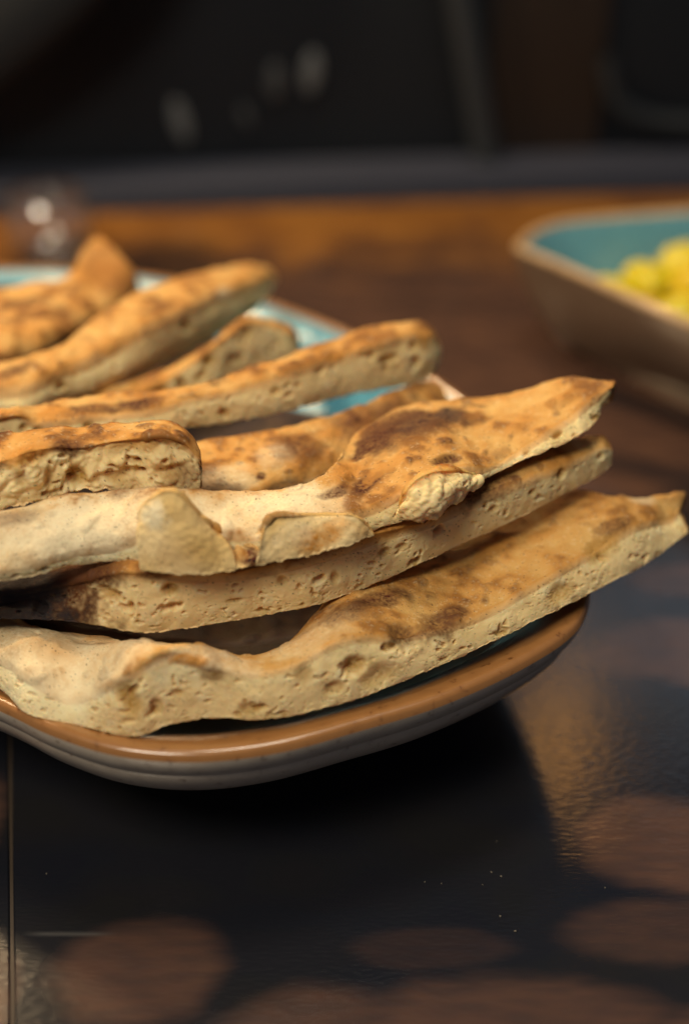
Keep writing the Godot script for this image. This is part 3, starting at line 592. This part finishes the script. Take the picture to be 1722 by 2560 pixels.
func table_print() -> ImageTexture:
	# the dark laminate print: blue-black ground, brown stone shapes near, brown wood further off, light at the far edge painted honey
	var w := 1024
	var h := 640
	var im := Image.create(w, h, false, Image.FORMAT_RGBA8)
	var n1 := noise(FastNoiseLite.TYPE_SIMPLEX_SMOOTH, 1.0, 31, 2)
	var stones := [[-5.4, -23.9, 2.2, 1.7, 1.0], [-8.9, -23.3, .7, 1.2, .5], [-1.1, -22.0, 2.1, 1.4, 1.0], [4.9, -22.3, 3.5, 1.5, 1.1], [9.2, -28.4, 2.4, 1.6, 1.25], [8.2, -25.0, 2.4, 1.1, .75], [2.2, -24.6, 2.0, .6, .3], [-9.7, -22.3, 1.3, 1.6, 1.0], [-10.9, -29.3, 1.2, 1.7, 1.1], [9.5, -21.6, 2.2, 1.3, 1.0],
		[12.0, -37.0, 4.2, 1.7, 1.1], [13.0, -41.0, 2.5, 1.0, .6], [10.5, -51.5, 4.5, 2.6, 1.5], [-17.0, -25.0, 2.6, 2.0, 1.0], [16.0, -24.0, 3.0, 2.2, 1.0], [18.0, -31.0, 3.0, 2.0, 1.0]]
	var streaks := [[11.0, -55.5, 17.0, -50.5, 0.9, 0.8], [8.5, -50.2, 16.0, -47.0, 0.8, 0.7], [10.0, -46.0, 17.0, -44.5, 0.7, 0.5], [9.0, -41.0, 16.0, -40.0, 0.9, 0.7], [-6.0, -61.0, 4.0, -58.5, 0.6, 0.35], [2.0, -64.5, 11.0, -64.0, 0.7, 0.35]]
	for y in h:
		var z := y / float(h) * 75.0 - 90.0
		for x in w:
			var px := x / float(w) * 120.0 - 60.0
			var a := n1.get_noise_2d(px * 0.16, z * 0.22)
			var b := n1.get_noise_2d(px * 0.5 + 50.0, z * 2.2)
			var c := Color(0.0100, 0.0115, 0.0175).lerp(Color(0.0130, 0.0130, 0.0150), clampf(0.5 + a, 0.0, 1.0))
			var stone := Color(0.105, 0.054, 0.037).lerp(Color(0.078, 0.044, 0.034), clampf(0.5 + b, 0, 1))
			for s in stones:
				var dx: float = (px - s[0]) / s[2]
				var dz: float = (z - s[1]) / s[3]
				var r := dx * dx + dz * dz
				if r < 2.2:
					var f := smoothstep(1.24, 0.72, sqrt(r) + 0.30 * a + 0.05 * b)
					c = c.lerp(stone, clampf(f * s[4] * 0.75, 0.0, 1.3))
			# brown wood behind the dish
			var far := smoothstep(-39.0, -49.0, z + 5.0 * a + 0.12 * px)
			var wood := Color(0.098, 0.050, 0.032).lerp(Color(0.058, 0.031, 0.024), clampf(0.5 + 0.9 * b + 0.5 * a, 0, 1))
			for s in streaks:
				var p0 := Vector2(s[0], s[1])
				var p1 := Vector2(s[2], s[3])
				var hit := Geometry2D.get_closest_point_to_segment(Vector2(px, z), p0, p1)
				var off := Vector2(px, z).distance_to(hit) + 0.5 * a + 0.2 * b
				wood = wood.lerp(Color(0.012, 0.011, 0.014), smoothstep(s[4] * 1.4, s[4] * 0.3, off) * s[5])
			c = c.lerp(wood, far)
			# light on the far strip painted in as honey colour, its edge wavy
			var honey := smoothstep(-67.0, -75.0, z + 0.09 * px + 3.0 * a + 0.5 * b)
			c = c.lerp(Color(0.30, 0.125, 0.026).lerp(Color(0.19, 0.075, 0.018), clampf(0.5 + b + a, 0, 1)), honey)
			var dark_reflection := smoothstep(1.5, 0.3, Vector2((px + 9.8) / 3.6, (z + 69.8) / 3.2).length() + 0.3 * a)  # a dark reflection painted into the table colour
			c = c.lerp(Color(0.010, 0.009, 0.012), dark_reflection * 0.8)
			# one scratch
			var sc := smoothstep(0.09, 0.02, absf(z + 25.1 + 0.02 * (px + 7.0))) * smoothstep(1.4, 0.5, absf(px + 7.3))
			c = c.lerp(Color(0.09, 0.085, 0.08), sc * 0.7)
			im.set_pixel(x, y, c.linear_to_srgb())
	return ImageTexture.create_from_image(im)


func table() -> void:
	var root := thing("table", Vector3.ZERO, "dark glossy table printed with stones, light along its far edge painted honey-coloured", "table")
	var m := StandardMaterial3D.new()
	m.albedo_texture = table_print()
	m.roughness = 0.17
	m.metallic_specular = 0.5
	m.heightmap_enabled = true
	m.heightmap_texture = noise_map(noise(FastNoiseLite.TYPE_SIMPLEX, 0.26, 77, 3), 1024, 2048)
	m.heightmap_scale = 0.0065
	var front := Vector2(-6.9, -16.0)
	var back := Vector2(-19.3, -76.43)
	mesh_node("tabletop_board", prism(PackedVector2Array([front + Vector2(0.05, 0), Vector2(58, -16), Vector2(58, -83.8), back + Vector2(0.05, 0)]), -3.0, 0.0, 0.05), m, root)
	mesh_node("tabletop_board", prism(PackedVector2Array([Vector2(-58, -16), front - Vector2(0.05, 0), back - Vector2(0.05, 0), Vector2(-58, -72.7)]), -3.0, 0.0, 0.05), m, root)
	# worn pale edge of the seam
	mesh_node("seam_edge", prism(PackedVector2Array([front + Vector2(-0.045, 0), front + Vector2(0.045, 0), back + Vector2(0.045, 0), back + Vector2(-0.045, 0)]), -3.0, -0.05, 0.0), plain(Color(0.055, 0.038, 0.024), 0.6), root)


# ---------------------------------------------------------------- background
func bar(a: Vector3, b: Vector3, width: float, depth: float, round_: float) -> ArrayMesh:
	# a bar with rounded edges from a to b (cm)
	var along := (b - a).normalized()
	var side := along.cross(Vector3(0, 0, 1)).normalized()
	var deep := side.cross(along).normalized()
	var ring := []
	for c in 4:
		for s in 5:
			var ang := PI / 2 * c + PI / 8 * s
			var cx := (width / 2 - round_) * (1 if c == 0 or c == 3 else -1)
			var cy := (depth / 2 - round_) * (1 if c < 2 else -1)
			ring.append(Vector2(cx + round_ * cos(ang), cy + round_ * sin(ang)))
	var cols := ring.size()
	var p := PackedVector3Array()
	for e in [[a, 0.0], [a, 1.0], [b, 1.0], [b, 0.0]]:
		for r in ring:
			p.append((e[0] as Vector3) + (side * r.x + deep * r.y) * (e[1] as float))
	var nrm := sheet_normals(p, 4, cols, true)
	for k in cols:
		var d: Vector2 = ring[k]
		for i in 4:
			nrm[i * cols + k] = (side * d.x / width + deep * d.y / depth).normalized()
	return grid_mesh(p, nrm, PackedColorArray(), 4, cols, 0, cols, Vector3.ZERO)


func background() -> void:
	var slope := atan(0.095)
	var dark := plain(Color(0.0062, 0.0085, 0.0125), 0.5, 0.4)
	var root := thing("partition", Vector3(0, 0, -0.85), "dark low partition panel behind the table with one brown wood field", "partition")
	root.rotation.y = slope
	var box := BoxMesh.new()
	box.size = Vector3(1.5, 0.33, 0.03)
	var pane := mesh_node("dark_panel", box, dark, root)
	pane.position = Vector3(0, 0.135, -0.015)
	var wood := BoxMesh.new()
	wood.size = Vector3(0.068, 0.32, 0.008)
	var field := mesh_node("wood_panel", wood, plain(Color(0.014, 0.0075, 0.0045), 0.5), root)
	field.position = Vector3(0.122, 0.138, 0.002)
	var sill := BoxMesh.new()
	sill.size = Vector3(1.5, 0.02, 0.044)
	var s := mesh_node("window_sill", sill, plain(Color(0.046, 0.050, 0.072), 0.45))
	s.rotation.y = slope
	s.position = Vector3(0, -0.004, -0.8235)
	tag(s, "dark blue grey sill running along the far edge of the table", "sill")
	var post := mesh_node("slanting_post", bar(Vector3(4.5, 20, -83.6), Vector3(8.8, 0.3, -84.0), 1.7, 1.0, 0.3), plain(Color(0.022, 0.026, 0.031), 0.45))
	tag(post, "dark grey slanting metal post beside the brown wood field", "post")
	var pad := SphereMesh.new()
	pad.radius = 1.0
	pad.height = 2.0
	var c := mesh_node("cushion", pad, plain(Color(0.022, 0.026, 0.030), 0.9))
	c.scale = Vector3(0.15, 0.062, 0.03)
	c.position = Vector3(-0.205, 0.132, -0.79)
	c.rotation.z = 0.62
	tag(c, "dark grey cushion leaning in the upper left corner behind the table", "cushion")
	var pale := plain(Color(0.11, 0.115, 0.12), 0.5)  # ovals modelled in place of small grey reflections
	var places := [[-9.82, 3.2, 0.52, 1.35, 0.22, "pale grey oval standing for a reflection, lowest and leftmost on the dark panel"], [-4.1, 5.4, 0.5, 1.1, 0.0, "dimmer grey oval standing for a reflection in the middle of the dark panel"], [-1.95, 5.9, 0.55, 1.25, -0.12, "brightest grey oval standing for a reflection, highest and rightmost on the dark panel"], [-5.9, 3.3, 0.3, 0.7, 0.3, "faint small grey oval standing for a reflection under the middle pair on the dark panel"]]
	for i in 4:
		var q: Array = places[i]
		var ball := SphereMesh.new()
		ball.radius = 1.0
		ball.height = 2.0
		var o := mesh_node("oval_reflection", ball, pale if i != 1 and i != 3 else plain(Color(0.05, 0.052, 0.055), 0.5))
		o.scale = Vector3(q[2], q[3], 0.2) * CM
		o.rotation.z = q[4]
		o.position = Vector3(q[0], q[1], -84.55 - 0.095 * q[0]) * CM
		tag(o, q[5], "tag", "grey ovals standing for reflections on the dark panel")
	var lead := []
	for q in [Vector3(15.6, 6.5, -85.2), Vector3(16.3, 4.3, -85.3), Vector3(17.2, 3.3, -85.4), Vector3(19.0, 2.6, -85.6), Vector3(21.5, 2.3, -85.8), Vector3(25, 2.2, -86.2), Vector3(29, 2.0, -86.6)]:
		lead.append(q)
	var p := PackedVector3Array()
	var rows := 49
	for i in rows:
		var u := i / 48.0 * (lead.size() - 1)
		var m := smooth(lead, u)
		var along := (smooth(lead, minf(u + 0.02, lead.size() - 1.0)) - smooth(lead, maxf(u - 0.02, 0.0))).normalized()
		var side := along.cross(Vector3(0, 0, 1)).normalized()
		for k in 12:
			var a := TAU * k / 12.0
			p.append(m + (side * cos(a) + Vector3(0, 0, 1) * sin(a)) * 0.55)
	var cable := mesh_node("cable", grid_mesh(p, sheet_normals(p, rows, 12, true), PackedColorArray(), rows, 12, 0, 12, Vector3.ZERO), plain(Color(0.016, 0.019, 0.023), 0.5))
	tag(cable, "dark grey cable sagging above the sill at the right edge", "cable")


# ---------------------------------------------------------------- dishes
const INNER := [[0.0, 5.22], [0.03, 5.34], [0.1, 5.43], [0.22, 5.46], [0.4, 5.43], [0.7, 5.33], [1.1, 5.15], [1.5, 4.88], [1.8, 4.5], [2.0, 4.05], [2.3, 3.55], [3.0, 3.15], [4.5, 2.85], [9.5, 2.6]]


func ring_shape(outline: Array, centre: Vector3, section: Array, per: int, glazed := 0) -> ArrayMesh:
	# section: [share of the outline from its centre, height] from the inside out
	var n := outline.size()
	var cols := section.size()
	var rows := n * per + 1
	var p := PackedVector3Array()
	for i in rows:
		var u := float(i % (n * per)) / per
		var k := int(u)
		var c: Vector2 = (outline[k] as Vector2).cubic_interpolate(outline[(k + 1) % n], outline[(k - 1 + n) % n], outline[(k + 2) % n], u - k)
		for s in section:
			# inset by a true distance near the rim, by share further in
			var d := c.length()
			var r: float = (d - s[0]) if s[0] >= 0.0 else d * -s[0]
			var high: float = s[1]
			if glazed != 0 and s[0] >= 0.0:
				# the brown glaze runs deeper at the near side
				var edge := 0.5 + 7.5 * smoothstep(2.0, 11.0, c.y)
				var inset: float = edge * s[0] if glazed == 1 else edge + s[0] * (maxf(6.0, edge + 1.0) - edge)
				r = d - inset
				high = 2.6
				for k2 in INNER.size() - 1:
					if inset <= INNER[k2 + 1][0]:
						high = remap(inset, INNER[k2][0], INNER[k2 + 1][0], INNER[k2][1], INNER[k2 + 1][1])
						break
			p.append(centre + Vector3(c.x / d * r, high, c.y / d * r))
	var nrm := sheet_normals(p, rows, cols, false)
	# close the seam in the shading
	for k in cols:
		var both := (nrm[k] + nrm[(rows - 1) * cols + k]).normalized()
		nrm[k] = both
		nrm[(rows - 1) * cols + k] = both
	var c2 := PackedColorArray()
	return flip_up(p, nrm, rows, cols, c2)


func flip_up(p: PackedVector3Array, nrm: PackedVector3Array, rows: int, cols: int, c: PackedColorArray) -> ArrayMesh:
	var v := PackedVector3Array()
	var idx := PackedInt32Array()
	for a in p:
		v.append(a * CM)
	for i in rows - 1:
		for k in cols - 1:
			var a := i * cols + k
			idx.append_array([a, a + cols, a + 1, a + 1, a + cols, a + cols + 1])
	var arr := []
	arr.resize(Mesh.ARRAY_MAX)
	arr[Mesh.ARRAY_VERTEX] = v
	var turned := PackedVector3Array()
	for a in nrm:
		turned.append(-a)
	arr[Mesh.ARRAY_NORMAL] = turned
	arr[Mesh.ARRAY_INDEX] = idx
	var m := ArrayMesh.new()
	m.add_surface_from_arrays(Mesh.PRIMITIVE_TRIANGLES, arr)
	return m


func glaze(color: Color, rough: float) -> StandardMaterial3D:
	var m := plain(color, rough)
	m.clearcoat_enabled = true
	m.clearcoat = 0.6
	m.clearcoat_roughness = 0.08
	m.heightmap_enabled = true
	m.uv1_triplanar = true
	m.uv1_scale = Vector3(14, 14, 14)
	m.heightmap_texture = noise_map(noise(FastNoiseLite.TYPE_SIMPLEX_SMOOTH, 0.012, 41, 3), 256, 256)
	m.heightmap_scale = 0.02
	# uneven firing: cloudy tone and small dark specks
	var ramp := Gradient.new()
	ramp.offsets = PackedFloat32Array([0.0, 0.12, 0.17, 0.5, 1.0])
	ramp.colors = PackedColorArray([Color(0.5, 0.44, 0.40), Color(0.66, 0.60, 0.56), Color(0.94, 0.93, 0.92), Color(0.97, 0.97, 0.96), Color(1.0, 1.0, 1.0)])
	var cloud := noise_map(noise(FastNoiseLite.TYPE_SIMPLEX, 0.02, 43, 5), 512, 512)
	cloud.color_ramp = ramp
	m.albedo_texture = cloud
	return m


func dish() -> void:
	var outline := []
	for q in [[-5.6, -26.15], [-3.6, -25.95], [-1.6, -26.3], [0.4, -27.1], [2.5, -28.05], [4.7, -29.5], [6.4, -31.1], [7.1, -32.8], [7.2, -35.0], [6.7, -38.5], [5.9, -41.5], [4.4, -44.6], [2.4, -47.7], [0.0, -50.4], [-3.6, -53.4], [-7.8, -55.5], [-11.3, -56.3], [-14.8, -56.5], [-19.0, -55.6], [-22.5, -52.5], [-24.2, -48.0], [-23.8, -43.0], [-21.0, -38.0], [-16.5, -33.0], [-12.0, -29.6], [-9.0, -27.9], [-7.4, -26.9]]:
		outline.append(Vector2(q[0] + 7.5, q[1] + 41.5))
	var at := Vector3(-7.5, 0, -41.5)
	var root := thing("serving_dish", at * CM, "large tan dish with blue glazed inside and brown rim, heaped with flatbread", "dish")
	var rim := glaze(Color(0.34, 0.155, 0.05), 0.28)
	var blue := glaze(Color(0.11, 0.36, 0.49), 0.25)
	var outer := glaze(Color(0.72, 0.61, 0.49), 0.34)
	mesh_node("glazed_inside", ring_shape(outline, Vector3.ZERO, [[-0.001, 2.55], [-0.25, 2.57], [1.0, 0], [0.8, 0], [0.6, 0], [0.45, 0], [0.3, 0], [0.2, 0], [0.1, 0], [0.0, 0]], 6, 2), blue, root)
	mesh_node("rim", ring_shape(outline, Vector3.ZERO, [[1.0, 0], [0.8, 0], [0.62, 0], [0.48, 0], [0.36, 0], [0.29, 0], [0.24, 0], [0.20, 0], [0.16, 0], [0.12, 0], [0.08, 0], [0.05, 0], [0.03, 0], [0.015, 0], [0.006, 0], [0.0, 0]], 6, 1), rim, root)
	mesh_node("outer_wall", ring_shape(outline, Vector3.ZERO, [[0.0, 5.22], [0.03, 5.05], [0.12, 4.8], [0.30, 4.52], [0.38, 4.43], [0.40, 4.37], [0.40, 4.30], [0.52, 4.0], [0.85, 3.5], [1.35, 3.0], [2.1, 2.5], [3.0, 2.0], [4.0, 1.5], [-0.64, 1.0], [-0.62, 0.3], [-0.61, 0.02], [-0.58, 0.0], [-0.56, 0.25], [-0.001, 0.4]], 6), outer, root)


func small_bowl() -> void:
	# a square with soft, bowed sides
	var outline := []
	for q in [[7.7, -59.2], [9.2, -57.3], [10.8, -55.2], [12.2, -53.3], [13.8, -51.3], [15.5, -49.6], [17.5, -48.3], [20.5, -48.5], [24.0, -51.5], [26.8, -56.0], [27.5, -60.0], [26.5, -63.0], [24.0, -64.6], [20.0, -64.6], [16.4, -64.0], [13.0, -63.3], [10.1, -62.5], [8.7, -61.5], [7.9, -60.2]]:
		outline.append(Vector2(q[0] - 18.1, q[1] + 57.2))
	var at := Vector3(18.1, 0, -57.2)
	var root := thing("bowl", at * CM, "tan square bowl with turquoise inside holding yellow pieces, at the right edge", "bowl")
	mesh_node("glazed_inside", ring_shape(outline, Vector3.ZERO, [[-0.001, 1.2], [-0.5, 1.2], [-0.66, 1.4], [-0.74, 2.0], [-0.84, 3.4], [0.75, 4.75], [0.45, 5.1]], 6), glaze(Color(0.14, 0.36, 0.44), 0.25), root)
	mesh_node("rim", ring_shape(outline, Vector3.ZERO, [[0.45, 5.1], [0.38, 5.2], [0.25, 5.27], [0.12, 5.25], [0.03, 5.15], [0.0, 5.0]], 6), glaze(Color(0.55, 0.36, 0.19), 0.3), root)
	mesh_node("outer_wall", ring_shape(outline, Vector3.ZERO, [[0.0, 5.0], [0.1, 4.6], [0.35, 3.8], [0.9, 2.6], [1.7, 1.4], [2.5, 0.6], [-0.68, 0.2], [-0.66, 0.0], [-0.62, 0.0], [-0.001, 0.3]], 6), glaze(Color(0.20, 0.13, 0.085), 0.35), root)
	var yellow := plain(Color(0.64, 0.52, 0.012), 0.35)
	yellow.subsurf_scatter_enabled = true
	yellow.subsurf_scatter_strength = 0.15
	var gold := plain(Color(0.60, 0.42, 0.015), 0.35)
	var names := ["pale yellow chunk at the left end of the bowl's heap", "golden chunk lowest at the near side of the bowl's heap", "yellow chunk in the middle of the bowl's heap", "tall yellow chunk at the top of the bowl's heap by the photo's edge", "yellow chunk behind the tall one in the bowl", "orange yellow chunk nearest the bowl's near rim", "yellow chunk buried deepest in the bowl", "yellow chunk at the far right of the bowl's heap"]
	var spots := [[11.75, 3.9, -56.9, 0.85], [13.0, 3.5, -55.8, 1.0], [13.4, 4.2, -57.6, 1.05], [15.2, 4.4, -58.9, 1.2], [16.9, 3.9, -60.2, 1.15], [14.5, 3.7, -55.1, 1.1], [14.3, 3.1, -59.4, 1.0], [15.6, 4.2, -57.0, 1.2]]
	for i in spots.size():
		var c: Array = spots[i]
		var r: float = c[3]
		var ball := SphereMesh.new()
		ball.radius = 1.0
		ball.height = 2.0
		ball.radial_segments = 28
		ball.rings = 16
		var st := SurfaceTool.new()
		st.create_from(ball, 0)
		var arr := st.commit_to_arrays()
		var v: PackedVector3Array = arr[Mesh.ARRAY_VERTEX]
		for k in v.size():
			var d := v[k]
			var wob := 1.0 + 0.22 * lumps.get_noise_3dv(d * 0.9 + Vector3(i * 7.0, 0, 0)) + 0.04 * lumps.get_noise_3dv(d * 2.6 + Vector3(0, i * 5.0, 0))
			v[k] = Vector3(d.x * 1.15, d.y * 0.85, d.z) * (r * wob * CM)
		arr[Mesh.ARRAY_VERTEX] = v
		var m := ArrayMesh.new()
		m.add_surface_from_arrays(Mesh.PRIMITIVE_TRIANGLES, arr)
		var st2 := SurfaceTool.new()
		st2.create_from(m, 0)
		st2.generate_normals()
		var o := mesh_node("yellow_chunk", st2.commit(), gold if i % 3 == 1 else yellow)
		o.position = Vector3(c[0], c[1], c[2]) * CM
		o.rotation.y = i * 1.3
		tag(o, names[i], "food chunk", "yellow chunks in the turquoise bowl")


func lathe(section: Array, segments: int) -> ArrayMesh:
	var cols := section.size()
	var rows := segments + 1
	var p := PackedVector3Array()
	for i in rows:
		var a := TAU * (i % segments) / segments
		for s in section:
			p.append(Vector3(cos(a) * s[0], s[1], sin(a) * s[0]))
	var nrm := sheet_normals(p, rows, cols, false)
	for k in cols:
		var both := (nrm[k] + nrm[(rows - 1) * cols + k]).normalized()
		nrm[k] = both
		nrm[(rows - 1) * cols + k] = both
	return flip_up(p, nrm, rows, cols, PackedColorArray())


func glass() -> void:
	var m := StandardMaterial3D.new()
	m.albedo_color = Color(1, 1, 1, 0.02)
	m.roughness = 0.02
	m.refraction_enabled = true
	m.refraction_scale = 0.1
	var section := [[0.001, 0.0], [1.2, 0.0], [1.45, 0.08]]
	for k in 21:
		var a := -1.0 + 1.75 * k / 20.0
		section.append([2.4 * cos(a), 2.1 + 2.4 * sin(a)])
	section.append_array([[1.72, 3.79], [1.66, 3.78]])
	for k in 21:
		var a := 0.74 - 1.9 * k / 20.0
		section.append([2.28 * cos(a), 2.12 + 2.28 * sin(a)])
	section.append_array([[0.5, 0.12], [0.001, 0.1]])
	var g := mesh_node("round_glass", lathe(section, 96), m)
	g.position = Vector3(-15.5, 0.02, -70.0) * CM
	tag(g, "small round clear glass with bright glints, behind the dish at the left edge", "glass")


func crumbs() -> void:
	var m := plain(Color(0.20, 0.17, 0.13), 0.9)
	var spots := [[4.3, -28.3, 0.018, "tiny bread crumb nearest to the dish on the dark table"], [3.77, -26.7, 0.018, "tiny pale crumb left of the crumb pair on the dark table"], [4.15, -25.6, 0.027, "whitish crumb below the crumb pair on the table"], [4.5, -25.1, 0.033, "largest whitish crumb, nearest the photo's lower edge"], [7.1, -26.6, 0.024, "lone crumb beside the right stone print"], [4.3, -27.0, 0.030, "upper crumb of the close pair on the dark table"], [4.05, -27.15, 0.027, "lower crumb of the close pair on the dark table"], [2.2, -26.8, 0.018, "faint speck of crumb leftmost of the right hand scatter"], [-8.2, -27.1, 0.021, "single crumb at the left beside the table seam"], [2.65, -26.75, 0.018, "faint crumb just right of the leftmost speck"]]
	for i in spots.size():
		var c: Array = spots[i]
		var ball := SphereMesh.new()
		ball.radius = 1.0
		ball.height = 2.0
		ball.radial_segments = 10
		ball.rings = 6
		var arr := ball.get_mesh_arrays()
		var v: PackedVector3Array = arr[Mesh.ARRAY_VERTEX]
		for k in v.size():
			v[k] = Vector3(v[k].x * 1.3, v[k].y * 0.7, v[k].z) * (0.75 + 0.9 * lumps.get_noise_3dv(v[k] * 1.9 + Vector3(i * 3.0, 0, 0))) * (c[2] * CM)
		arr[Mesh.ARRAY_VERTEX] = v
		var am := ArrayMesh.new()
		am.add_surface_from_arrays(Mesh.PRIMITIVE_TRIANGLES, arr)
		var o := mesh_node("bread_crumb", am, m)
		o.position = Vector3(c[0], c[2] * 0.6, c[1]) * CM
		o.rotation.y = i * 0.9
		tag(o, c[3], "crumb", "bread crumbs scattered on the dark table")
